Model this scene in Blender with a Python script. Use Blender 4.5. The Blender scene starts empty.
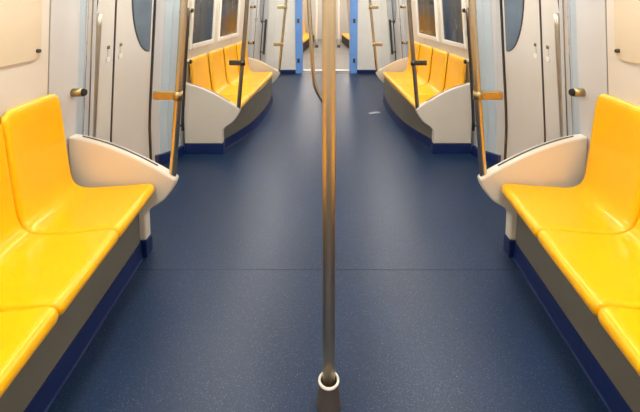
import bpy, bmesh, math, random
from mathutils import Vector, Matrix
random.seed(7)
SC = bpy.context.scene
COL = SC.collection

# ------------------------------------------------------------------ camera, world, exposure
F_PX, PITCH, EYE, HORIZON = 400.0, math.radians(5.0), 1.5, 0.0
cam_d = bpy.data.cameras.new('camera')
cam = bpy.data.objects.new('camera', cam_d); COL.objects.link(cam)
cam_d.sensor_fit = 'HORIZONTAL'; cam_d.sensor_width = 36.0
cam_d.lens = F_PX * 36.0 / 640.0
cam_d.clip_start = 0.02
cam.location = (0, 0, EYE)
cam.rotation_euler = (math.pi / 2 - PITCH, 0, 0)
cam_d.shift_x = -8.0 / 640.0
cam_d.shift_y = (F_PX * math.tan(PITCH) - (206.0 - HORIZON)) / 640.0
SC.camera = cam

world = bpy.data.worlds.new('tunnel'); SC.world = world
world.use_nodes = True
world.node_tree.nodes['Background'].inputs[0].default_value = (0.02, 0.022, 0.026, 1)
world.node_tree.nodes['Background'].inputs[1].default_value = 1.0

SC.view_settings.view_transform = 'Standard'
SC.view_settings.look = 'None'
SC.view_settings.gamma = 1.0
SC.view_settings.use_curve_mapping = False
SC.view_settings.exposure = 0.0
LAMP = 19.0          # strength of the ceiling light tubes

# ------------------------------------------------------------------ helpers
def srgb(r, g, b):
    f = lambda c: (c / 255 / 12.92) if c / 255 <= 0.04045 else ((c / 255 + 0.055) / 1.055) ** 2.4
    return (f(r), f(g), f(b), 1.0)

def mat(name, rgb, rough=0.5, metal=0.0, var=0.06, scale=6.0, coat=0.0, bump=0.0, bscale=300.0, spec=0.5, stretch=None):
    m = bpy.data.materials.new(name); m.use_nodes = True
    nt = m.node_tree; b = nt.nodes['Principled BSDF']
    tc = nt.nodes.new('ShaderNodeTexCoord'); mp = nt.nodes.new('ShaderNodeMapping')
    if stretch: mp.inputs['Scale'].default_value = stretch
    nt.links.new(tc.outputs['Object'], mp.inputs['Vector'])
    nz = nt.nodes.new('ShaderNodeTexNoise'); nz.inputs['Scale'].default_value = scale; nz.inputs['Detail'].default_value = 4
    nt.links.new(mp.outputs['Vector'], nz.inputs['Vector'])
    rp = nt.nodes.new('ShaderNodeValToRGB')
    c = srgb(*rgb)
    rp.color_ramp.elements[0].position = 0.3; rp.color_ramp.elements[1].position = 0.7
    rp.color_ramp.elements[0].color = tuple(x * (1 - var) for x in c[:3]) + (1,)
    rp.color_ramp.elements[1].color = tuple(min(1, x * (1 + var)) for x in c[:3]) + (1,)
    nt.links.new(nz.outputs['Fac'], rp.inputs['Fac']); nt.links.new(rp.outputs['Color'], b.inputs['Base Color'])
    b.inputs['Roughness'].default_value = rough; b.inputs['Metallic'].default_value = metal
    b.inputs['Coat Weight'].default_value = coat; b.inputs['Coat Roughness'].default_value = 0.05
    b.inputs['Specular IOR Level'].default_value = spec
    if bump:
        n2 = nt.nodes.new('ShaderNodeTexNoise'); n2.inputs['Scale'].default_value = bscale
        nt.links.new(tc.outputs['Object'], n2.inputs['Vector'])
        bp = nt.nodes.new('ShaderNodeBump'); bp.inputs['Strength'].default_value = bump; bp.inputs['Distance'].default_value = 0.002
        nt.links.new(n2.outputs['Fac'], bp.inputs['Height']); nt.links.new(bp.outputs['Normal'], b.inputs['Normal'])
    return m

def floor_mat(name, rgb, speck, rough):
    m = mat(name, rgb, rough, var=0.12, scale=1.7, bump=0.12, bscale=420, spec=0.42)
    nt = m.node_tree; b = nt.nodes['Principled BSDF']
    old = b.inputs['Base Color'].links[0].from_socket
    tc = nt.nodes.new('ShaderNodeTexCoord')
    cur = old
    for sc, th, col in ((150, 0.26, speck), (85, 0.085, (150, 150, 145)), (170, 0.30, (14, 24, 48))):
        vo = nt.nodes.new('ShaderNodeTexVoronoi'); vo.inputs['Scale'].default_value = sc
        nt.links.new(tc.outputs['Object'], vo.inputs['Vector'])
        lt = nt.nodes.new('ShaderNodeMath'); lt.operation = 'LESS_THAN'; lt.inputs[1].default_value = th
        nt.links.new(vo.outputs['Distance'], lt.inputs[0])
        wn = nt.nodes.new('ShaderNodeSeparateColor'); nt.links.new(vo.outputs['Color'], wn.inputs[0])
        g = nt.nodes.new('ShaderNodeMath'); g.operation = 'GREATER_THAN'; g.inputs[1].default_value = 0.45
        nt.links.new(wn.outputs[0], g.inputs[0])
        mu = nt.nodes.new('ShaderNodeMath'); mu.operation = 'MULTIPLY'
        nt.links.new(lt.outputs[0], mu.inputs[0]); nt.links.new(g.outputs[0], mu.inputs[1])
        mx = nt.nodes.new('ShaderNodeMix'); mx.data_type = 'RGBA'
        nt.links.new(mu.outputs[0], mx.inputs['Factor']); nt.links.new(cur, mx.inputs['A']); mx.inputs['B'].default_value = srgb(*speck) if col is speck else srgb(*col)
        cur = mx.outputs['Result']
    nt.links.new(cur, b.inputs['Base Color'])
    return m

def glass_mat(name, tint, gloss):
    m = bpy.data.materials.new(name); m.use_nodes = True; nt = m.node_tree
    nt.nodes.remove(nt.nodes['Principled BSDF'])
    out = nt.nodes['Material Output']
    t = nt.nodes.new('ShaderNodeBsdfTransparent'); t.inputs[0].default_value = tint
    g = nt.nodes.new('ShaderNodeBsdfGlossy'); g.inputs['Roughness'].default_value = 0.03
    fr = nt.nodes.new('ShaderNodeFresnel'); fr.inputs[0].default_value = 1.35
    mu = nt.nodes.new('ShaderNodeMath'); mu.operation = 'MULTIPLY'; mu.inputs[1].default_value = gloss
    mx = nt.nodes.new('ShaderNodeMixShader')
    nt.links.new(fr.outputs[0], mu.inputs[0]); nt.links.new(mu.outputs[0], mx.inputs[0])
    nt.links.new(t.outputs[0], mx.inputs[1]); nt.links.new(g.outputs[0], mx.inputs[2])
    nt.links.new(mx.outputs[0], out.inputs['Surface'])
    return m

def emit_mat(name, rgb, s):
    m = bpy.data.materials.new(name); m.use_nodes = True; nt = m.node_tree
    b = nt.nodes['Principled BSDF']
    b.inputs['Base Color'].default_value = (0.8, 0.8, 0.8, 1)
    b.inputs['Emission Color'].default_value = srgb(*rgb); b.inputs['Emission Strength'].default_value = s
    return m

M = {
 'yellow': mat('yellow_plastic', (253, 189, 0), 0.34, var=0.02, scale=3, spec=0.35, coat=0.34, bump=0.03, bscale=90),
 'cream': mat('cream_laminate', (221, 214, 202), 0.38, var=0.03, scale=3),
 'screen': mat('cream_moulding', (214, 207, 195), 0.36, var=0.03, scale=4),
 'pillar': mat('pale_grey_laminate', (205, 205, 206), 0.36, var=0.03, scale=3),
 'bluegrey': mat('blue_grey_laminate', (188, 201, 210), 0.36, var=0.04, scale=3),
 'door': mat('door_enamel', (221, 215, 207), 0.33, var=0.03, scale=3),
 'advert': mat('beige_print', (214, 200, 176), 0.25, var=0.04, scale=2.5),
 'base': mat('grey_base_panel', (104, 102, 93), 0.5, var=0.06, scale=6),
 'kick': mat('navy_vinyl', (4, 32, 90), 0.5, var=0.12, scale=9),
 'floor': floor_mat('navy_speckled_vinyl', (21, 46, 80), (72, 86, 110), 0.37),
 'floor_grey': floor_mat('grey_speckled_vinyl', (128, 128, 128), (170, 170, 170), 0.4),
 'steel': mat('brushed_steel', (200, 190, 172), 0.25, 1.0, var=0.04, scale=8, stretch=(1, 1, 0.1)),
 'brass': mat('warm_steel', (176, 158, 118), 0.36, 1.0, var=0.08, scale=25),
 'pole': mat('satin_pole_steel', (206, 192, 166), 0.36, 1.0, var=0.03, scale=8, stretch=(1, 1, 0.1)),
 'rail': mat('satin_steel', (205, 195, 178), 0.42, 1.0, var=0.06, scale=18),
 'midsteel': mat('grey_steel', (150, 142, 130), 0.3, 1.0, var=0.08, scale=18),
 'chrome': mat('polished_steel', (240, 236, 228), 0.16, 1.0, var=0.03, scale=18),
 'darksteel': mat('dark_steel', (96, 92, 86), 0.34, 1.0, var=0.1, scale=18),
 'black': mat('black_rubber', (24, 24, 27), 0.6, var=0.15, scale=20),
 'white': mat('white_enamel', (242, 239, 232), 0.35, var=0.02, scale=5),
 'pane': mat('dark_glass_painted_reflections', (52, 55, 58), 0.10, var=0.75, scale=5, spec=0.5, stretch=(1, 1.4, 0.35)),  # streaky dark and grey mottling paints window reflections into the colour
 'doorpane': mat('door_window_glass', (92, 110, 126), 0.08, var=0.2, scale=2.5, spec=0.7),
 'blue': mat('bright_blue_enamel', (118, 172, 246), 0.4, var=0.05, scale=4),
 'ceiling': mat('ceiling_white', (232, 232, 228), 0.5, var=0.02, scale=3),
 'wood': mat('beige_laminate', (206, 190, 166), 0.4, var=0.10, scale=5, stretch=(8, 8, 0.4)),
 'pale_grey': mat('pale_grey_sheet', (160, 166, 178), 0.7, var=0.05, scale=20),
 'notice': mat('notice_print', (196, 150, 140), 0.5, var=0.35, scale=14),
 'cover': mat('dark_grey_plastic', (86, 80, 78), 0.32, var=0.06, scale=8),
 'glass': glass_mat('clear_screen_glass', (0.988, 0.992, 0.992, 1), 0.8),
 'lamp': emit_mat('lamp_diffuser', (255, 249, 238), LAMP),
}

def link(name, me, m, parent=None, smooth=False):
    o = bpy.data.objects.new(name, me); COL.objects.link(o)
    if m is not None and not me.materials: me.materials.append(m)
    if smooth:
        for p in me.polygons: p.use_smooth = True
    if parent is not None: o.parent = parent
    return o

def finish(bm, name):
    bmesh.ops.recalc_face_normals(bm, faces=bm.faces)
    me = bpy.data.meshes.new(name); bm.to_mesh(me); bm.free(); return me

def tag(o, label=None, cat=None, group=None, kind=None):
    if label: o['label'] = label
    if cat: o['category'] = cat
    if group: o['group'] = group
    if kind: o['kind'] = kind
    return o

def empty(name, loc=(0, 0, 0)):
    e = bpy.data.objects.new(name, None); COL.objects.link(e); e.location = loc
    e.empty_display_size = 0.1
    return e

def lean(z):                       # the car side leans inwards above seat height
    return 0.085 * max(0.0, z - 0.4) - 0.016

def soft(o, width=0.006, seg=2, ang=40):
    b = o.modifiers.new('bevel', 'BEVEL'); b.width = width; b.segments = seg
    b.limit_method = 'ANGLE'; b.angle_limit = math.radians(ang)
    for p in o.data.polygons: p.use_smooth = True
    w = o.modifiers.new('weighted', 'WEIGHTED_NORMAL'); w.keep_sharp = True
    return o

# every builder works in world coordinates and moves the verts to the parent's frame
def to_parent(bm, parent):
    off = Vector((0, 0, 0))
    while parent is not None:
        off += parent.location; parent = parent.parent
    bmesh.ops.translate(bm, verts=bm.verts, vec=-off)

def box(name, a, b, m, parent=None, bev=0.004, ln=0, nz=1):
    """axis box from corner a to corner b; ln = side sign for the lean of the wall"""
    bm = bmesh.new()
    a = Vector(a); b = Vector(b)
    lo = Vector(map(min, a, b)); hi = Vector(map(max, a, b))
    bmesh.ops.create_cube(bm, size=1.0)
    for v in bm.verts:
        v.co = Vector((lo[i] + (v.co[i] + 0.5) * (hi[i] - lo[i]) for i in range(3)))
    if nz > 1:
        eds = [e for e in bm.edges if abs(e.verts[0].co.z - e.verts[1].co.z) > 1e-6]
        bmesh.ops.subdivide_edges(bm, edges=eds, cuts=nz - 1, use_grid_fill=True)
    if ln:
        for v in bm.verts: v.co.x -= ln * lean(v.co.z)
    to_parent(bm, parent)
    o = link(name, finish(bm, name), m, parent)
    if bev: soft(o, bev)
    return o

def prism(name, pts, axis, t0, t1, m, parent=None, bev=0.004, ln=0):
    """polygon pts extruded along axis from t0 to t1. axis 'y': pts are (x,z); 'z': (x,y); 'x': (y,z)"""
    bm = bmesh.new()
    def P(p, t):
        return {'y': (p[0], t, p[1]), 'z': (p[0], p[1], t), 'x': (t, p[0], p[1])}[axis]
    A = [bm.verts.new(P(p, t0)) for p in pts]; B = [bm.verts.new(P(p, t1)) for p in pts]
    n = len(pts)
    bm.faces.new(A); bm.faces.new(B[::-1])
    for i in range(n): bm.faces.new((A[i], B[i], B[(i + 1) % n], A[(i + 1) % n]))
    if ln:
        for v in bm.verts: v.co.x -= ln * lean(v.co.z)
    to_parent(bm, parent)
    o = link(name, finish(bm, name), m, parent)
    if bev: soft(o, bev)
    return o

def wall_strip(name, path, z0, z1, th, m, parent=None, s=1, nz=10, bev=0.003, do_lean=True):
    """path of (X,Y) with X>0 measured outwards; a slab of thickness th behind it, leaning with the car side"""
    bm = bmesh.new(); n = len(path)
    nor = []
    for i in range(n):
        a = Vector(path[max(0, i - 1)]); b = Vector(path[min(n - 1, i + 1)])
        d = (b - a).normalized(); nor.append(Vector((d.y, -d.x)))
    rings = []
    for j in range(nz + 1):
        z = z0 + (z1 - z0) * j / nz; L = lean(z) if do_lean else 0
        front = [bm.verts.new((s * (path[i][0] - L), path[i][1], z)) for i in range(n)]
        back = [bm.verts.new((s * (path[i][0] - L + nor[i].x * th), path[i][1] + nor[i].y * th, z)) for i in range(n)]
        rings.append(front + back[::-1])
    k = 2 * n
    for j in range(nz):
        for i in range(k):
            bm.faces.new((rings[j][i], rings[j][(i + 1) % k], rings[j + 1][(i + 1) % k], rings[j + 1][i]))
    bm.faces.new(rings[0]); bm.faces.new(rings[-1][::-1])
    to_parent(bm, parent)
    o = link(name, finish(bm, name), m, parent)
    if bev: soft(o, bev, 2, 25)
    return o

def tube(name, pts, r, m, parent=None, seg=20, caps=True):
    bm = bmesh.new(); pts = [Vector(p) for p in pts]; n = len(pts)
    rs = r if isinstance(r, (list, tuple)) else [r] * n
    rings = []
    up = Vector((0, 1, 0)) if abs((pts[-1] - pts[0]).normalized().y) < 0.9 else Vector((1, 0, 0))
    for i, p in enumerate(pts):
        d = (pts[min(n - 1, i + 1)] - pts[max(0, i - 1)]).normalized()
        a = up.cross(d).normalized(); b = d.cross(a)
        rings.append([bm.verts.new(p + (a * math.cos(t) + b * math.sin(t)) * rs[i]) for t in (2 * math.pi * k / seg for k in range(seg))])
    for i in range(n - 1):
        for k in range(seg):
            bm.faces.new((rings[i][k], rings[i][(k + 1) % seg], rings[i + 1][(k + 1) % seg], rings[i + 1][k]))
    if caps: bm.faces.new(rings[0][::-1]); bm.faces.new(rings[-1])
    to_parent(bm, parent)
    o = link(name, finish(bm, name), m, parent)
    for p in o.data.polygons: p.use_smooth = len(p.vertices) == 4
    return o

def lathe(name, prof, c, m, parent=None, seg=32, closed=False):
    bm = bmesh.new(); rings = []
    for r, z in prof:
        rings.append([bm.verts.new((c[0] + r * math.cos(2 * math.pi * k / seg), c[1] + r * math.sin(2 * math.pi * k / seg), z)) for k in range(seg)])
    for i in range(len(rings) - 1):
        for k in range(seg): bm.faces.new((rings[i][k], rings[i][(k + 1) % seg], rings[i + 1][(k + 1) % seg], rings[i + 1][k]))
    if not closed: bm.faces.new(rings[0][::-1]); bm.faces.new(rings[-1])
    to_parent(bm, parent)
    o = link(name, finish(bm, name), m, parent)
    soft(o, 0.0015, 2, 50)
    return o

def smooth_path(ctrl, per=6):
    """Catmull-Rom through control points"""
    P = [Vector(c) for c in ctrl]; out = []
    for i in range(len(P) - 1):
        p0 = P[max(0, i - 1)]; p1 = P[i]; p2 = P[i + 1]; p3 = P[min(len(P) - 1, i + 2)]
        for k in range(per):
            t = k / per
            out.append(0.5 * ((2 * p1) + (p2 - p0) * t + (2 * p0 - 5 * p1 + 4 * p2 - p3) * t * t + (3 * p1 - p0 - 3 * p2 + p3) * t ** 3))
    out.append(P[-1]); return out

def lerp(tab, y):
    if y <= tab[0][0]: 
        (a, b), (c, d) = tab[0], tab[1]
        return b + (d - b) * (y - a) / (c - a)
    for (a, b), (c, d) in zip(tab, tab[1:]):
        if y <= c: return b + (d - b) * (y - a) / (c - a)
    return tab[-1][1]

SIDE = {-1: 'left', 1: 'right'}
BACK = -1.2          # where the modelled car ends behind the camera
END = 8.10           # end wall with the gangway

# ------------------------------------------------------------------ floor
floor = tag(empty('floor', (0, 3, 0)), 'dark blue speckled vinyl floor of the train car', kind='structure')
box('subfloor', (-1.75, BACK, -0.06), (1.75, END + 0.02, -0.012), M['black'], floor, 0)
box('floor_sheet', (-1.72, BACK, -0.012), (1.72, 2.1092, 0), M['floor'], floor, 0.0015)
box('floor_sheet', (-1.72, 2.1108, -0.012), (1.72, END, 0), M['floor'], floor, 0.0015)

# ------------------------------------------------------------------ ceiling and lamps
ceil = tag(empty('ceiling', (0, 3, 2.15)), 'white ceiling panels above the aisle', kind='structure')
for a, b in ((BACK, 2.0), (2.0, 5.0), (5.0, END)):
    box('ceiling_panel', (-1.75, a + 0.003, 2.15), (1.75, b - 0.003, 2.2), M['ceiling'], ceil, 0.002)
def ceiling_light(x, y0, y1, z, label, grp):
    e = tag(empty('ceiling_light', (x, (y0 + y1) / 2, z)), label, 'light', grp)
    box('housing', (x - 0.11, y0, z - 0.03), (x + 0.11, y1, z), M['white'], e, 0.004)
    box('diffuser', (x - 0.085, y0 + 0.03, z - 0.045), (x + 0.085, y1 - 0.03, z - 0.03), M['lamp'], e, 0)
for x in (-0.92, 0.92):
    for y0, y1 in ((-1.1, 0.5), (0.6, 2.2), (2.3, 3.9), (4.0, 5.6), (5.7, 7.6)):
        ceiling_light(x, y0, y1, 2.15, 'white ceiling light strip on the %s side, %s' % ('left' if x < 0 else 'right', {-1.1: 'behind the near seats', 0.6: 'above the near seats', 2.3: 'by the near door', 4.0: 'above the far seats', 5.7: 'by the gangway'}[y0]), 'ceiling lights of the near car')

# ------------------------------------------------------------------ car sides
def door(n, s, X, y0, ym, y1, label, win=True):
    d = tag(empty('door_%d' % n, (s * X, ym, 0)), label, kind='structure')
    for a, b, near in ((y0, ym - 0.006, True), (ym + 0.006, y1, False)):
        leaf = box('door_leaf', (s * X, a, 0.02), (s * (X + 0.04), b, 2.0), M['door'], d, 0.006, ln=s, nz=12)
        # half oval window: straight edge along the outer stile, curve towards the seam
        zc, rz = 1.62, 0.56
        flat = a + 0.045 if near else b - 0.045
        wd = (b - a) * 0.56; sg = 1 if near else -1
        pts = [(flat, zc + rz)]
        N = 28
        pts = [(flat + sg * wd * math.cos(t), zc + rz * math.sin(t)) for t in (math.pi / 2 - math.pi * k / N for k in range(N + 1))]
        pts = [(p[0], min(p[1], 1.93)) for p in pts]
        keep = []
        for p in pts:
            if not keep or (abs(p[0] - keep[-1][0]) + abs(p[1] - keep[-1][1])) > 1e-4: keep.append(p)
        prism('window_gasket', [((p[0] - flat) * 1.05 + flat, (p[1] - zc) * 1.015 + zc) for p in keep], 'x', s * (X - 0.002), s * (X + 0.01), M['black'], leaf, 0, ln=s)
        prism('window_pane', keep, 'x', s * (X - 0.004), s * (X + 0.012), M['doorpane'], leaf, 0, ln=s)
        # small finger pull beside the seam
        py = (ym - 0.085) if near else (ym + 0.085)
        box('finger_pull', (s * (X - 0.008), py - 0.024, 1.065), (s * X, py + 0.024, 1.10), M['white'], leaf, 0.004, ln=s)
        box('pull_stem', (s * (X - 0.005), py - 0.007, 1.10), (s * X, py + 0.007, 1.155), M['pillar'], leaf, 0.002, ln=s)
        box('pull_cap', (s * (X - 0.007), py - 0.016, 1.155), (s * X, py + 0.016, 1.18), M['steel'], leaf, 0.003, ln=s)
    box('seam_gasket', (s * (X - 0.004), ym - 0.008, 0.02), (s * (X + 0.03), ym + 0.008, 2.0), M['black'], d, 0, ln=s, nz=12)
    box('edge_gasket', (s * (X - 0.012), y1, 0.02), (s * (X + 0.03), y1 + 0.022, 2.0), M['black'], d, 0, ln=s, nz=12)
    box('door_sill', (s * (X - 0.06), y0, 0.0), (s * (X + 0.04), y1, 0.012), M['darksteel'], d, 0.003)
    return d

FARWALL = [(3.74, 1.43), (5.95, 1.215)]
for s in (-1, 1):
    nm = SIDE[s]
    w = tag(empty('wall_' + nm, (s * 1.46, 3, 0)), '%s side of the train car with cream panels and pale door pillars' % nm, kind='structure')
    wall_strip('wall_panel', [(1.50, BACK), (1.50, 2.055)], 0, 2.15, 0.05, M['cream'], w, s)
    wall_strip('wall_panel_gasket', [(1.503, 2.055), (1.503, 2.063)], 0, 2.15, 0.03, M['midsteel'], w, s, bev=0)
    wall_strip('door_pillar', [(1.50, 2.065), (1.495, 2.30)], 0, 2.15, 0.04, M['pillar'], w, s)
    w = tag(empty('trim_%d' % (1 if s < 0 else 4), (s * 1.5, 2.25, 0)), 'pale pillar on the near side of the %s door' % nm, kind='structure')
    wall_strip('pillar_cover', [(1.495, 2.363), (1.488, 2.42), (1.490, 2.455), (1.502, 2.478), (1.53, 2.488), (1.63, 2.492)], 0, 2.15, 0.03, M['pillar'], w, s)
    wall_strip('pillar_inset', [(1.499, 2.303), (1.497, 2.36)], 0, 2.15, 0.03, M['bluegrey'], w, s)
    wall_strip('pillar_trim', [(1.486, 2.405), (1.485, 2.413)], 0, 2.15, 0.008, M['steel'], w, s, bev=0)
    # pillar beyond the door
    w = tag(empty('trim_%d' % (2 if s < 0 else 5), (s * 1.48, 3.65, 0)), 'blue grey pillar on the far side of the %s door' % nm, kind='structure')
    wall_strip('door_jamb', [(1.62, 3.535), (1.59, 3.545), (1.53, 3.585)], 0.0, 2.15, 0.03, M['pillar'], w, s)
    wall_strip('door_pillar', [(1.53, 3.588), (1.48, 3.645)], 0.0, 2.15, 0.03, M['bluegrey'], w, s)
    wall_strip('door_pillar', [(1.48, 3.648), (1.44, 3.71), (1.425, 3.76), (1.422, 3.83)], 0.0, 2.15, 0.03, M['bluegrey'], w, s)
    # wall above the far bench
    w = tag(empty('wall_far_' + nm, (s * 1.3, 4.9, 0)), 'cream wall with windows behind the far %s seats' % nm, kind='structure')
    wall_strip('wall_panel', [(lerp(FARWALL, 3.835), 3.835), (lerp(FARWALL, 5.95), 5.95)], 0, 2.15, 0.05, M['cream'], w, s)
    w = tag(empty('trim_%d' % (3 if s < 0 else 6), (s * 1.25, 7.0, 0)), 'pillars around the far %s door' % nm, kind='structure')
    wall_strip('door_pillar', [(1.215, 5.97), (1.21, 6.15), (1.22, 6.20), (1.33, 6.22)], 0, 2.15, 0.03, M['bluegrey'], w, s)
    wall_strip('door_pillar', [(1.33, 7.75), (1.27, 7.80), (1.25, 8.08)], 0, 2.15, 0.03, M['pillar'], w, s)
    # navy skirting
    bb = tag(empty('baseboard_' + nm, (s * 1.4, 3.6, 0)), 'navy vinyl skirting along the %s door pillars' % nm, kind='structure')
    wall_strip('skirting_strip', [(1.575, 3.535), (1.52, 3.57), (1.465, 3.625), (1.42, 3.70), (1.405, 3.75), (1.40, 3.79)], 0, 0.085, 0.045, M['kick'], bb, s, nz=2, do_lean=False)
    wall_strip('skirting_strip', [(1.475, 2.295), (1.468, 2.42), (1.475, 2.475), (1.51, 2.50)], 0, 0.085, 0.045, M['kick'], bb, s, nz=2, do_lean=False)
    wall_strip('skirting_strip', [(1.17, 6.0), (1.17, 6.15), (1.20, 6.19)], 0, 0.085, 0.045, M['kick'], bb, s, nz=2, do_lean=False)
    wall_strip('skirting_strip', [(1.25, 7.80), (1.23, 8.05)], 0, 0.085, 0.045, M['kick'], bb, s, nz=2, do_lean=False)
    door(1 if s < 0 else 2, s, 1.60, 2.26, 2.885, 3.515, 'pale grey sliding door on the %s with half oval windows' % nm)
    door(3 if s < 0 else 4, s, 1.31, 6.23, 7.0, 7.72, 'far %s sliding door near the gangway' % nm)
    # windows above the far bench
    for k, (a, b) in enumerate(((3.95, 4.48), (4.70, 5.34))):
        n = (1 if s < 0 else 3) + k
        Xa, Xb = lerp(FARWALL, a), lerp(FARWALL, b)
        we = tag(empty('window_%d' % n, (s * (Xa + Xb) / 2, (a + b) / 2, 1.3)), 'dark train window in a white frame above the far %s bench, %s of the pair' % (nm, 'nearer' if k == 0 else 'farther'), kind='structure')
        f = 0.045
        def pl(y): return lerp(FARWALL, y)
        wall_strip('window_pane', [(pl(a) - 0.008, a), (pl(b) - 0.008, b)], 1.06, 1.85, 0.006, M['pane'], we, s, bev=0)
        wall_strip('frame_rail', [(pl(a - f) - 0.022, a - f), (pl(b + f) - 0.022, b + f)], 1.06 - f, 1.06, 0.022, M['white'], we, s, nz=1)
        wall_strip('frame_rail', [(pl(a - f) - 0.022, a - f), (pl(b + f) - 0.022, b + f)], 1.85, 1.85 + f, 0.022, M['white'], we, s, nz=1)
        wall_strip('frame_stile', [(pl(a - f) - 0.022, a - f), (pl(a) - 0.022, a)], 1.06, 1.85, 0.022, M['white'], we, s)
        wall_strip('frame_stile', [(pl(b) - 0.022, b), (pl(b + f) - 0.022, b + f)], 1.06, 1.85, 0.022, M['white'], we, s)

# back of the modelled car and the end wall with the gangway
box('wall_back', (-1.7, BACK - 0.05, 0), (1.7, BACK, 2.15), M['cream'], None, 0.003)['kind'] = 'structure'
wf = tag(empty('wall_front', (0, END, 0)), 'white end wall either side of the blue gangway frame', kind='structure')
box('end_panel', (-1.30, END, 0.075), (-0.665, END + 0.05, 2.15), M['white'], wf, 0.004)
box('end_panel', (0.60, END, 0.075), (1.30, END + 0.05, 2.15), M['white'], wf, 0.004)
box('header_panel', (-0.66, END, 1.98), (0.595, END + 0.05, 2.15), M['pillar'], wf, 0.004)
bf = tag(empty('baseboard_front', (0, END, 0)), 'navy skirting at the foot of the end wall', kind='structure')
box('skirting_strip', (-1.25, END - 0.012, 0), (-0.665, END + 0.03, 0.075), M['kick'], bf, 0.003)
box('skirting_strip', (0.60, END - 0.012, 0), (1.25, END + 0.03, 0.075), M['kick'], bf, 0.003)

# ------------------------------------------------------------------ gangway
g = tag(empty('gangway_frame', (-0.03, END, 0)), 'bright blue door frame of the gangway into the next car', 'door frame')
box('jamb', (-0.66, END - 0.03, 0), (-0.535, END + 0.42, 1.97), M['blue'], g, 0.01)
box('jamb', (0.455, END - 0.03, 0), (0.595, END + 0.42, 1.97), M['blue'], g, 0.01)
box('lintel', (-0.66, END - 0.03, 1.88), (0.595, END + 0.42, 1.97), M['blue'], g, 0.01)
for x in (-0.60, 0.53):
    for z in (0.27, 1.08):
        box('latch', (x - 0.022, END - 0.05, z - 0.045), (x + 0.022, END - 0.03, z + 0.045), M['darksteel'], g, 0.006)
t = tag(box('threshold_strip', (-0.530, 8.36, 0.0), (0.450, 8.50, 0.014), M['white'], None, 0.004), 'pale metal threshold strip across the gangway floor', 'threshold')
box('gangway_floor', (-0.66, END + 0.02, -0.05), (0.6, 8.36, 0.0), M['floor'], None, 0.002)['kind'] = 'structure'
bpy.data.objects['gangway_floor']['label'] = 'blue floor strip inside the gangway frame'

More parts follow.
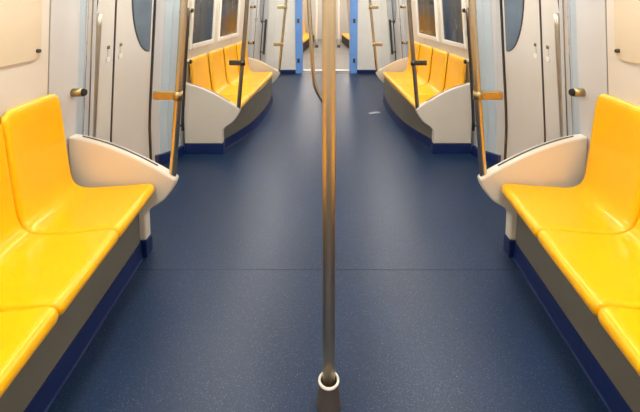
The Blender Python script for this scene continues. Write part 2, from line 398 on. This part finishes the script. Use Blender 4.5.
# ------------------------------------------------------------------ seats
def seat_meshes(width, depth, top_z, cut, rnd):
    ctrl = [(0.045, 0.385), (0.012, 0.392), (0.0, 0.416), (0.010, 0.442), (0.045, 0.454), (0.16, 0.448), (0.28, 0.444), (0.36, 0.446),
            (0.412, 0.468), (0.440, 0.52), (0.452, 0.60), (0.462, 0.72), (0.472, 0.85), (0.480, 0.93), (0.488, 0.968), (0.503, 0.982), (0.520, 0.972)]
    ctrl = [(p * depth / 0.52, z if z < 0.5 else 0.5 + (z - 0.5) * (top_z - 0.5) / 0.482) for p, z in ctrl]
    prof = [(v.x, v.y) for v in smooth_path([(p, z, 0) for p, z in ctrl], 4)]
    n = len(prof); nv = 26
    nor = []
    for i in range(n):
        a = Vector(prof[max(0, i - 1)]); b = Vector(prof[min(n - 1, i + 1)]); d = (b - a).normalized()
        nor.append(Vector((-d.y, d.x)))
    # arc length from both ends (for rounding the corners in plan)
    L = [0.0]
    for i in range(1, n): L.append(L[-1] + (Vector(prof[i]) - Vector(prof[i - 1])).length)
    top = L[-1]
    def halfw(i):
        h = width / 2 - 0.0015
        e = top - L[i]; fr = L[i]
        z = prof[i][1]
        if z > 0.47 and i > n // 3:
            k = (z - 0.47) / 0.5
            h -= 0.004 * math.sin(min(1, k) * math.pi * 0.5) + 0.004 * math.exp(-((z - 0.50) / 0.05) ** 2)
        if e < 0.10: h -= rnd * (1 - math.sqrt(max(0, 1 - ((0.10 - e) / 0.10) ** 2)))
        if fr < 0.09: h -= 0.014 * (1 - math.sqrt(max(0, 1 - ((0.09 - fr) / 0.09) ** 2)))
        return h
    Lc = next(L[i] for i in range(n) if prof[i][0] > 0.30 * depth / 0.52 and i > 10)
    th = 0.014
    r = 0.022
    fr_pts, bk_pts = [], []
    us = []
    for j in range(nv + 1):                  # denser columns towards the edges
        q = j / nv * 2 - 1
        us.append(math.copysign(1 - (1 - abs(q)) ** 1.7, q))
    for i in range(n):
        h = halfw(i); rowf, rowb = [], []
        for u in us:
            hh = h
            if u > 0 and cut:
                k = min(1, max(0, (L[i] - Lc) / 0.16)); hh = h - cut * k * k * (3 - 2 * k)
            y = u * hh; de = hh - abs(y); drop = 0
            if de < r: drop = r * (1 - math.sqrt(max(0, 1 - ((r - de) / r) ** 2)))
            dish = 0.010 * (1 - u * u) * (1 if 0.07 < L[i] < top - 0.08 else 0.0)
            # smooth the dish at its ends
            s0 = min(1, max(0, (L[i] - 0.03) / 0.16)); s1 = min(1, max(0, (top - 0.03 - L[i]) / 0.16))
            dish = 0.012 * (1 - u * u) * (s0 * s0 * (3 - 2 * s0)) * (s1 * s1 * (3 - 2 * s1))
            p = Vector(prof[i]) - nor[i] * (drop * 0.8 + dish)
            q = Vector(prof[i]) - nor[i] * (th + max(drop * 0.8, 0) + dish)
            rowf.append(Vector((p.x, y, p.y))); rowb.append(Vector((q.x, y, q.y)))
        fr_pts.append(rowf); bk_pts.append(rowb)
    # normals of the whole shell so that pan and backrest shade as one moulding
    def gn(P, i, j):
        a = P[min(n - 1, i + 1)][j] - P[max(0, i - 1)][j]; b = P[i][min(nv, j + 1)] - P[i][max(0, j - 1)]
        return b.cross(a).normalized() * -1
    split = max(i for i in range(n) if prof[i][1] < 0.475 and prof[i][0] < 0.43 * depth / 0.52)
    out = []
    for nme, i0, i1 in (('seat_pan', 0, split), ('backrest', split, n - 1)):
        verts, faces, nrm = [], [], []
        idx = {}
        for side, P in (('f', fr_pts), ('b', bk_pts)):
            for i in range(i0, i1 + 1):
                for j in range(nv + 1):
                    idx[side, i, j] = len(verts); verts.append(P[i][j])
                    g_ = gn(P, i, j); nrm.append(g_ if side == 'f' else -g_)
        for i in range(i0, i1):
            for j in range(nv):
                faces.append((idx['f', i, j], idx['f', i + 1, j], idx['f', i + 1, j + 1], idx['f', i, j + 1]))
                faces.append((idx['b', i, j], idx['b', i, j + 1], idx['b', i + 1, j + 1], idx['b', i + 1, j]))
        for i in range(i0, i1):
            for j in (0, nv):
                q = (idx['f', i, j], idx['b', i, j], idx['b', i + 1, j], idx['f', i + 1, j])
                faces.append(q if j == 0 else q[::-1])
        for i in (i0, i1):
            for j in range(nv):
                q = (idx['f', i, j], idx['f', i, j + 1], idx['b', i, j + 1], idx['b', i, j])
                faces.append(q if i == i0 else q[::-1])
        me = bpy.data.meshes.new(nme); me.from_pydata(verts, [], faces)
        for p in me.polygons: p.use_smooth = True
        me.materials.append(M['yellow'])
        # orientation check: front normals must agree with the faces
        f0 = me.polygons[0]
        out.append((nme, me, nrm))
    return out

def set_normals(me, nrm):
    good = sum(1 for p in me.polygons if p.normal.dot(nrm[p.vertices[0]]) > 0)
    if good < len(me.polygons) / 2:
        nrm = [-x for x in nrm]
    me.normals_split_custom_set_from_vertices([tuple(x) for x in nrm])

SEATS = {}
def seat_proto(w, d, s, tz, cut, rnd):
    """meshes of one seat; s = -1 : the seat stands on the left and faces +x"""
    key = (round(w, 3), round(d, 3), s, tz, cut, rnd)
    if key not in SEATS:
        res = []
        for nme, me, nrm in seat_meshes(w, d, tz, cut, rnd):
            # local p (0 = front) grows towards the wall: world x = s * p
            for v in me.vertices: v.co.x *= s
            nr = [Vector((a.x * s, a.y, a.z)) for a in nrm]
            if s < 0: me.flip_normals()
            me.update()
            # make the faces point along the wanted normals
            tot = sum(p.normal.dot(nr[p.vertices[0]]) for p in me.polygons)
            fz = [p for p in me.polygons if abs(p.normal.z) > 0.8 and p.center.z > 0.43]
            set_normals(me, nr)
            res.append((nme, me))
        SEATS[key] = res
    return SEATS[key]

def seat(s, y, xf, rot, w, d, label, grp, tz=0.982, cut=0.0, rnd=0.05):
    e = empty('moulded_seat', (s * xf, y, 0.0))
    e.rotation_euler = (0, 0, rot)
    tag(e, label, 'seat', grp)
    for nme, me in seat_proto(w, d, s, tz, cut, rnd): link(nme, me, None, e)
    return e

ORD = ['end', 'second', 'third', 'fourth', 'fifth']
NEARF = [(0.30, 0.845), (2.2, 0.988)]      # front edge of the near seats
FARF = [(3.9, 0.885), (5.9, 0.80)]
def bench(s, tag_, f, ylist, w, depth, reverse, grp):
    n = len(ylist)
    for k, y in enumerate(ylist):
        a, b = lerp(f, y - w / 2), lerp(f, y + w / 2)
        rot = -s * math.atan((b - a) / w)
        lab = {'near': ['yellow moulded seat against the clear end screen in the near %s row',
                        'second yellow moulded seat from the end screen in the near %s row',
                        'third yellow moulded seat from the end screen in the near %s row',
                        'fourth yellow moulded seat from the end screen in the near %s row'],
               'far': ['nearest yellow moulded seat of the far %s row, beside its front screen',
                       'second nearest yellow moulded seat of the far %s row',
                       'third nearest yellow moulded seat of the far %s row',
                       'farthest yellow moulded seat of the far %s row, by its rear screen']}[tag_][k] % SIDE[s]
        seat(s, y, (a + b) / 2, rot, w, depth[k] if isinstance(depth, list) else depth, lab, grp, 0.998 if tag_ == 'near' else 0.92, 0.034 if (tag_ == 'near' and k == 0) else 0.0, 0.085 if tag_ == 'near' else 0.022).location.z = 0.008 if tag_ == 'near' else 0.0

for s in (-1, 1):
    bench(s, 'near', NEARF, [1.982 - 0.460 * k for k in range(4)], 0.460, 0.505, False, 'yellow seats of the near rows')
    bench(s, 'far', FARF, [4.13 + 0.485 * k for k in range(4)], 0.485, [0.498, 0.472, 0.446, 0.420], False, 'yellow seats of the far rows')

# ------------------------------------------------------------------ bench bases
NEARK = [(0.35, 1.02), (1.25, 1.04), (2.21, 1.09)]
FARK = [(3.88, 1.06), (3.97, 1.035), (4.23, 0.945), (4.51, 0.875), (4.96, 0.825), (5.40, 0.815), (5.86, 0.835)]
def bench_base(s, K, y0, y1, xb0, xb1, label):
    e = tag(empty('bench_base', (s * K[0][1], (y0 + y1) / 2, 0)), label, 'bench base', 'bench bases under the seat rows')
    N = 26
    ys = [y0 + (y1 - y0) * i / N for i in range(N + 1)]
    sm = smooth_path([(x, y, 0) for y, x in K], 8)
    tab = [(v.y, v.x) for v in sm]
    X = lambda y: lerp(tab, y)
    # grey front panel (thin slab), seat carrier behind it, navy kick strip with a coved foot
    wall_strip('front_panel', [(X(y), y) for y in ys], 0.095, 0.395, 0.02, M['base'], e, s, nz=1, bev=0.002, do_lean=False)
    bm = bmesh.new(); rows = []
    prof = [(0.0, 0.10), (-0.006, 0.10), (-0.008, 0.04), (-0.010, 0.008), (-0.014, 0.002), (-0.015, 0.0), (0.02, 0.0), (0.02, 0.10)]
    for y in ys: rows.append([bm.verts.new((s * (X(y) + dx), y, z)) for dx, z in prof])
    m_ = len(prof)
    for i in range(N):
        for k in range(m_): bm.faces.new((rows[i][k], rows[i][(k + 1) % m_], rows[i + 1][(k + 1) % m_], rows[i + 1][k]))
    bm.faces.new(rows[0]); bm.faces.new(rows[-1][::-1])
    to_parent(bm, e); link('kick_strip', finish(bm, 'kick_strip'), M['kick'], e)
    pts = [(s * (X(y) + 0.022), y) for y in ys] + [(s * xb1, y1), (s * xb0, y0)]
    prism('seat_carrier', pts, 'z', 0.02, 0.38, M['base'], e, 0)
    return e, X
for s in (-1, 1):
    e, X = bench_base(s, NEARK, 0.375, 2.208, 1.40, 1.40, 'grey bench base with navy kick strip under the near %s seats' % SIDE[s])
    if s > 0: box('latch', (X(1.16) - 0.006, 1.15, 0.29), (X(1.16), 1.165, 0.315), M['black'], e, 0.002)
    e, X = bench_base(s, FARK, 3.875, 5.87, 1.35, 1.15, 'curved grey bench base with navy kick strip under the far %s seats' % SIDE[s])
    box('latch', (s * (X(4.10) - 0.008), 4.085, 0.27), (s * (X(4.10)), 4.115, 0.31), M['black'], e, 0.002)

# ------------------------------------------------------------------ end screens and their poles
def end_screen(s, y0, y1, xw, xt, zw, zt, xl, label, face_slot, dark=False, kick=0.10):
    """moulded panel in the X-Z plane between y0 and y1: xw wall side, xt tip; zw/zt heights there; xl lower edge"""
    e = tag(empty('end_screen', (s * (xw + xt) / 2, (y0 + y1) / 2, 0)), label, 'screen', 'end screens of the seat rows')
    arc = []
    N = 18
    for i in range(N + 1):
        t = i / N
        x = xw + (xt - xw) * t
        z = zw + (zt - zw) * (t ** 1.25) + 0.018 * math.sin(math.pi * t)
        arc.append((x, z))
    low = [(p.x, p.z) for p in smooth_path([(xt, 0, zt), (xt - 0.012, 0, zt - 0.02), (xt + 0.01, 0, zt - 0.07), (xt + 0.06, 0, zt - 0.135), (xl - 0.03, 0, zt - 0.185), (xl, 0, zt - 0.225)], 4)]
    poly = arc + low[1:] + [(xl, kick), (xw, kick)]
    prism('panel', [(s * x, z) for x, z in poly], 'y', y0, y1, M['screen'], e, 0.012)
    prism('kick_strip', [(s * (xl - 0.004), 0), (s * (xl - 0.004), kick), (s * xw, kick), (s * xw, 0)], 'y', y0 - 0.004, y1 + 0.004, M['kick'], e, 0.003)
    yg = (y0 + y1) / 2 + 0.004
    ga = [(x, z) for x, z in arc if xt + 0.07 < x < xw - 0.045]
    g2 = [(x, z + 0.002) for x, z in ga] + [(x, z - 0.01) for x, z in ga[::-1]]
    prism('glass_gasket', [(s * x, z) for x, z in g2], 'y', yg - 0.006, yg + 0.006, M['black'], e, 0)
    gp = [(x, z - 0.002) for x, z in ga]
    lo = ga[-1][0]; hi = ga[0][0]
    gl = gp + [(lo - 0.06, 1.85), (hi - lean(1.85), 1.85)]
    prism('glass_pane', [(s * x, z) for x, z in gl], 'y', yg - 0.004, yg + 0.004, M['glass'], e, 0)
    return e, yg

def wall_clamp(e, s, x, y, z, ln_=0.07):
    b = tube('wall_clamp', [(s * (x + 0.02), y, z), (s * (x - ln_ * 0.75), y, z)], 0.024, M['brass'], e, 18)
    tube('clamp_cap', [(s * (x - ln_ * 0.75), y, z), (s * (x - ln_), y, z)], [0.023, 0.018], M['black'], b, 18)

def screen_pole(s, y, xb, zb, ztop, xtop, r, clamps, cmat, label, pmat, width=0.13, h=0.05):
    e = tag(empty('grab_pole', (s * xb, y, zb)), label, 'pole', 'grab poles on the end screens')
    pts = smooth_path([(s * xb, y, zb - 0.03), (s * (xb - (xb - xtop) * 0.42), y, zb + (ztop - zb) * 0.33), (s * (xb - (xb - xtop) * 0.78), y, zb + (ztop - zb) * 0.66), (s * xtop, y, ztop)], 8)
    tube('pole_tube', pts, r, pmat, e, 22)
    for z in clamps:
        q = min(pts, key=lambda p: abs(p.z - z)); x = abs(q.x)
        c = tube('clamp_collar', [(s * x, y, z - h * 0.5), (s * x, y, z + h * 0.5)], r + 0.006, cmat, e, 20)
        box('clamp_plate', (s * (x + r * 0.6), y - 0.012, z - h / 2), (s * (x + width), y + 0.012, z + h / 2), cmat, e, 0.006)
    return e

for s in (-1, 1):
    nm = SIDE[s]
    e, yg = end_screen(s, 2.218, 2.288, 1.485, 0.892, 0.722, 0.478, 1.06, 'cream moulded end screen with clear glass beside the near %s seats' % nm, 1)
    wall_clamp(e, s, 1.45, yg, 0.972, 0.06); wall_clamp(e, s, 1.425, yg, 1.60)
    screen_pole(s, 2.256, 0.910, 0.48, 2.12, 0.775, 0.0205, (0.955, 1.62), M['brass'], 'steel grab pole with brass clamp on the near %s end screen' % nm, M['steel'], 0.14)
    e, yg = end_screen(s, 3.80, 3.865, 1.402, 0.868, 0.70, 0.452, 1.028, 'cream end screen with wave-cut front edge at the near end of the far %s seats' % nm, 1)
    wall_clamp(e, s, 1.388, yg, 0.905); wall_clamp(e, s, 1.36, yg, 1.4)
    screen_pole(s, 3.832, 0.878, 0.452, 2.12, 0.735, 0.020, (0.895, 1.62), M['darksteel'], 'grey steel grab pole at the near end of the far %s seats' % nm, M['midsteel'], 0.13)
    e, yg = end_screen(s, 5.90, 5.96, 1.20, 0.73, 0.645, 0.43, 0.88, 'cream end screen at the far end of the far %s seats' % nm, 1, kick=0.14)
    wall_clamp(e, s, 1.17, yg, 0.865); wall_clamp(e, s, 1.14, yg, 1.40)
    screen_pole(s, 5.93, 0.74, 0.43, 2.12, 0.58, 0.020, (0.84, 1.395), M['brass'], 'thin steel grab pole with brass clamps ending the far %s seats' % nm, M['steel'], 0.12)

# ------------------------------------------------------------------ door handrails
def handrail(s, x, y, z0, z1, m, label, grp, r=0.017, k2=1.0):
    e = tag(empty('door_handrail', (s * x, y, z0)), label, 'handrail', grp)
    n = 12
    pts = [(s * (x - k2 * lean(z0 + (z1 - z0) * k / n)), y, z0 + (z1 - z0) * k / n) for k in range(n + 1)]
    tube('rail', pts, r, m, e, 18)
    for z in (z0 + 0.05, z1 - 0.04):
        tube('mount', [(s * (x - k2 * lean(z)), y, z), (s * (x - k2 * lean(z) + 0.07), y - 0.035, z)], 0.011, m, e, 14)
    return e
for s in (-1, 1):
    handrail(s, 1.525, 2.518, 0.50, 1.415, M['rail'], 'vertical steel handrail beside the near %s door' % SIDE[s], 'handrails beside the near doors', 0.019, 1.2)
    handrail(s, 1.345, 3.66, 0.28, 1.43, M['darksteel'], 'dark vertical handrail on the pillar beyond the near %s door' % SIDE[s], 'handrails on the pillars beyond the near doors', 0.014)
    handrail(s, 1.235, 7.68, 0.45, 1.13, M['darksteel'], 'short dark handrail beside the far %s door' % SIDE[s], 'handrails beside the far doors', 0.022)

# ------------------------------------------------------------------ wall boards and notices
def board(s, y0, y1, z0, z1, label):
    e = tag(empty('advert_board', (s * 1.44, (y0 + y1) / 2, z0)), label, 'board', 'boards above the near seats')
    r = 0.05; pts = []
    for cy, cz, a0 in ((y1 - r, z1 - r, 0), (y0 + r, z1 - r, 90), (y0 + r, z0 + r, 180), (y1 - r, z0 + r, 270)):
        for k in range(7):
            a = math.radians(a0 + 15 * k); pts.append((cy + r * math.cos(a), cz + r * math.sin(a)))
    prism('board_sheet', pts, 'x', s * 1.490, s * 1.502, M['advert'], e, 0.002, ln=s)
    for y in (y0 + 0.06, y1 - 0.025):
        x = 1.490 - lean(z0 + 0.045)
        tube('fixing_knob', [(s * x, y, z0 + 0.045), (s * (x - 0.014), y, z0 + 0.045)], [0.011, 0.009], M['darksteel'], e, 14)
for s in (-1, 1):
    board(s, 0.85, 1.985, 1.205, 1.80, 'beige glossy board with rounded corners above the near %s seats' % SIDE[s])
    yn = 3.87
    xn = lerp(FARWALL, yn)
    e = tag(empty('notice_sticker', (s * xn, yn, 1.15)), 'small reddish notice beside the %s window' % SIDE[s], 'notice', 'notices beside the windows')
    wall_strip('notice_sheet', [(lerp(FARWALL, 3.872) - 0.004, 3.872), (lerp(FARWALL, 3.903) - 0.004, 3.903)], 1.14, 1.42, 0.003, M['notice'], e, s, nz=3, bev=0)
    wall_strip('notice_footer', [(lerp(FARWALL, 3.872) - 0.006, 3.872), (lerp(FARWALL, 3.903) - 0.006, 3.903)], 1.14, 1.20, 0.003, M['base'], e, s, nz=1, bev=0)

# ------------------------------------------------------------------ centre poles
PY = 1.365
e = tag(empty('centre_pole', (0.003, PY, 0)), 'tall steel centre pole in the aisle with a flared floor cover', 'pole')
tube('pole_tube', [(0.003, PY, 0.05 + 2.1 * k / 10) for k in range(11)], 0.0228, M['pole'], e, 36)
cov = lathe('floor_cover', [(0.046, 0.0), (0.046, 0.008), (0.043, 0.03), (0.0395, 0.06), (0.036, 0.095), (0.0290, 0.095), (0.0235, 0.08)], (0.003, PY), M['cover'], e)
lathe('cover_ring', [(0.0345 + 0.0048 * math.cos(math.pi * 2 * k / 10), 0.097 + 0.006 * math.sin(math.pi * 2 * k / 10)) for k in range(11)], (0.003, PY), M['white'], cov, 32, True)
PY2 = 3.70
e = tag(empty('branched_pole', (0.01, PY2, 0)), 'second centre pole with a curved side branch, mostly hidden behind the first', 'pole')
tube('pole_tube', [(0.01, PY2, 2.12 * k / 10) for k in range(11)], 0.020, M['steel'], e, 24)
tube('branch_tube', smooth_path([(0.006, PY2, 0.48), (-0.05, PY2, 0.555), (-0.108, PY2, 0.67), (-0.137, PY2, 0.80), (-0.155, PY2, 1.1), (-0.178, PY2, 1.5), (-0.19, PY2, 1.8), (-0.12, PY2, 2.05), (0.0, PY2, 2.12)], 8), 0.0195, M['steel'], e, 20)
lathe('floor_cover', [(0.05, 0), (0.05, 0.01), (0.038, 0.10), (0.022, 0.11)], (0.01, PY2), M['darksteel'], e)

# ------------------------------------------------------------------ thin pale sheet on the floor
bm = bmesh.new()
pp = [(0, 0, 0.002), (0.07, 0.02, 0.006), (0.15, 0.05, 0.003), (0.14, 0.10, 0.004), (0.06, 0.07, 0.012), (-0.02, 0.04, 0.003)]
A = [bm.verts.new((0.555 + x, 5.17 + y, z)) for x, y, z in pp]; B = [bm.verts.new((0.555 + x, 5.17 + y, z - 0.0015)) for x, y, z in pp]
bm.faces.new(A); bm.faces.new(B[::-1])
for i in range(6): bm.faces.new((A[i], A[(i + 1) % 6], B[(i + 1) % 6], B[i]))
tag(link('pale_sheet', finish(bm, 'pale_sheet'), M['pale_grey']), 'small thin pale sheet on the blue floor beside the far right seats', 'scrap')

# ------------------------------------------------------------------ the next car beyond the gangway
NX = [(8.5, 0.86), (10.9, 0.71), (14.4, 0.42)]
box('next_car_floor', (-1.6, 8.50, -0.05), (1.6, 15.2, 0.0), M['floor_grey'], None, 0.002)
tag(bpy.data.objects['next_car_floor'], 'grey speckled floor of the next car', kind='structure')
tag(box('next_car_ceiling', (-1.6, 8.55, 2.15), (1.6, 15.2, 2.2), M['ceiling'], None, 0.002), 'ceiling of the next car', kind='structure')
for x in (-0.6, 0.6):
    for y0, y1 in ((8.8, 10.6), (10.8, 12.6), (12.8, 14.6)):
        ceiling_light(x, y0, y1, 2.15, 'white ceiling light strip of the next car, %s side, %s' % ('left' if x < 0 else 'right', {8.8: 'nearest the gangway', 10.8: 'middle of its row', 12.8: 'farthest of its row'}[y0]), 'ceiling lights of the next car')
for s in (-1, 1):
    w = tag(empty('wall_next_car_' + SIDE[s], (s * 1.2, 11.8, 0)), '%s wall of the next car seen through the gangway' % SIDE[s], kind='structure')
    XW = lambda y: lerp(NX, y) + 0.36
    ys = [8.55, 10.0, 11.5, 13.0, 15.2]
    for a, b in zip(ys, ys[1:]):
        wall_strip('wall_panel', [(XW(a), a + 0.004), (XW(b), b - 0.004)], 0, 2.15, 0.04, M['wood'] if a < 14 else M['white'], w, s, nz=4)
    for k, (a, b) in enumerate(((9.2, 9.9), (10.2, 11.3), (11.7, 12.8))):
        wall_strip('window_frame', [(XW(a) - 0.014, a), (XW(b) - 0.014, b)], 1.0, 1.8, 0.012, M['white'], w, s, nz=3)
        wall_strip('window_pane', [(XW(a + 0.06) - 0.020, a + 0.06), (XW(b - 0.06) - 0.020, b - 0.06)], 1.06, 1.74, 0.008, M['doorpane'], w, s, nz=3, bev=0)
    K = [(y, lerp(NX, y) + 0.05) for y in (9.0, 10.5, 12.0, 13.5, 14.2)]
    e = tag(empty('bench_base', (s * 0.7, 11.6, 0)), 'dark bench base under the %s seats of the next car' % SIDE[s], 'bench base', 'bench bases in the next car')
    wall_strip('front_panel', [(x, y) for y, x in K], 0.0, 0.285, 0.25, M['black'], e, s, nz=1, bev=0.002, do_lean=False)
    for k in range(9):
        y = 9.4 + 0.52 * k
        a, b = lerp(NX, y - 0.25), lerp(NX, y + 0.25)
        q = seat(s, y, (a + b) / 2, -s * math.atan((b - a) / 0.5), 0.50, 0.36, '%s yellow seat along the %s side of the next car' % (['first', 'second', 'third', 'fourth', 'fifth', 'sixth', 'seventh', 'eighth', 'ninth'][k], SIDE[s]), 'yellow seats of the next car', 0.90)
        q.location.z = -0.10
for x, y in ((-0.36, 12.6), (0.34, 12.6)):
    e = tag(empty('grab_pole', (x, y, 0)), 'pale grab pole in the next car, %s of the gangway view' % ('left' if x < 0 else 'right'), 'pole', 'grab poles in the next car')
    tube('pole_tube', [(x, y, 2.14 * k / 6) for k in range(7)], 0.03, M['white'], e, 16)
    lathe('floor_cover', [(0.06, 0), (0.06, 0.01), (0.045, 0.08), (0.03, 0.09)], (x, y), M['cover'], e)
nb = tag(empty('wall_next_car_end', (0, 15.2, 0)), 'pale end wall of the next car with a narrow door', kind='structure')
box('end_panel', (-1.0, 15.2, 0), (-0.2, 15.25, 2.15), M['pillar'], nb, 0.004)
box('end_panel', (0.2, 15.2, 0), (1.0, 15.25, 2.15), M['pillar'], nb, 0.004)
box('end_door', (-0.195, 15.215, 0), (0.195, 15.25, 2.15), M['wood'], nb, 0.004)
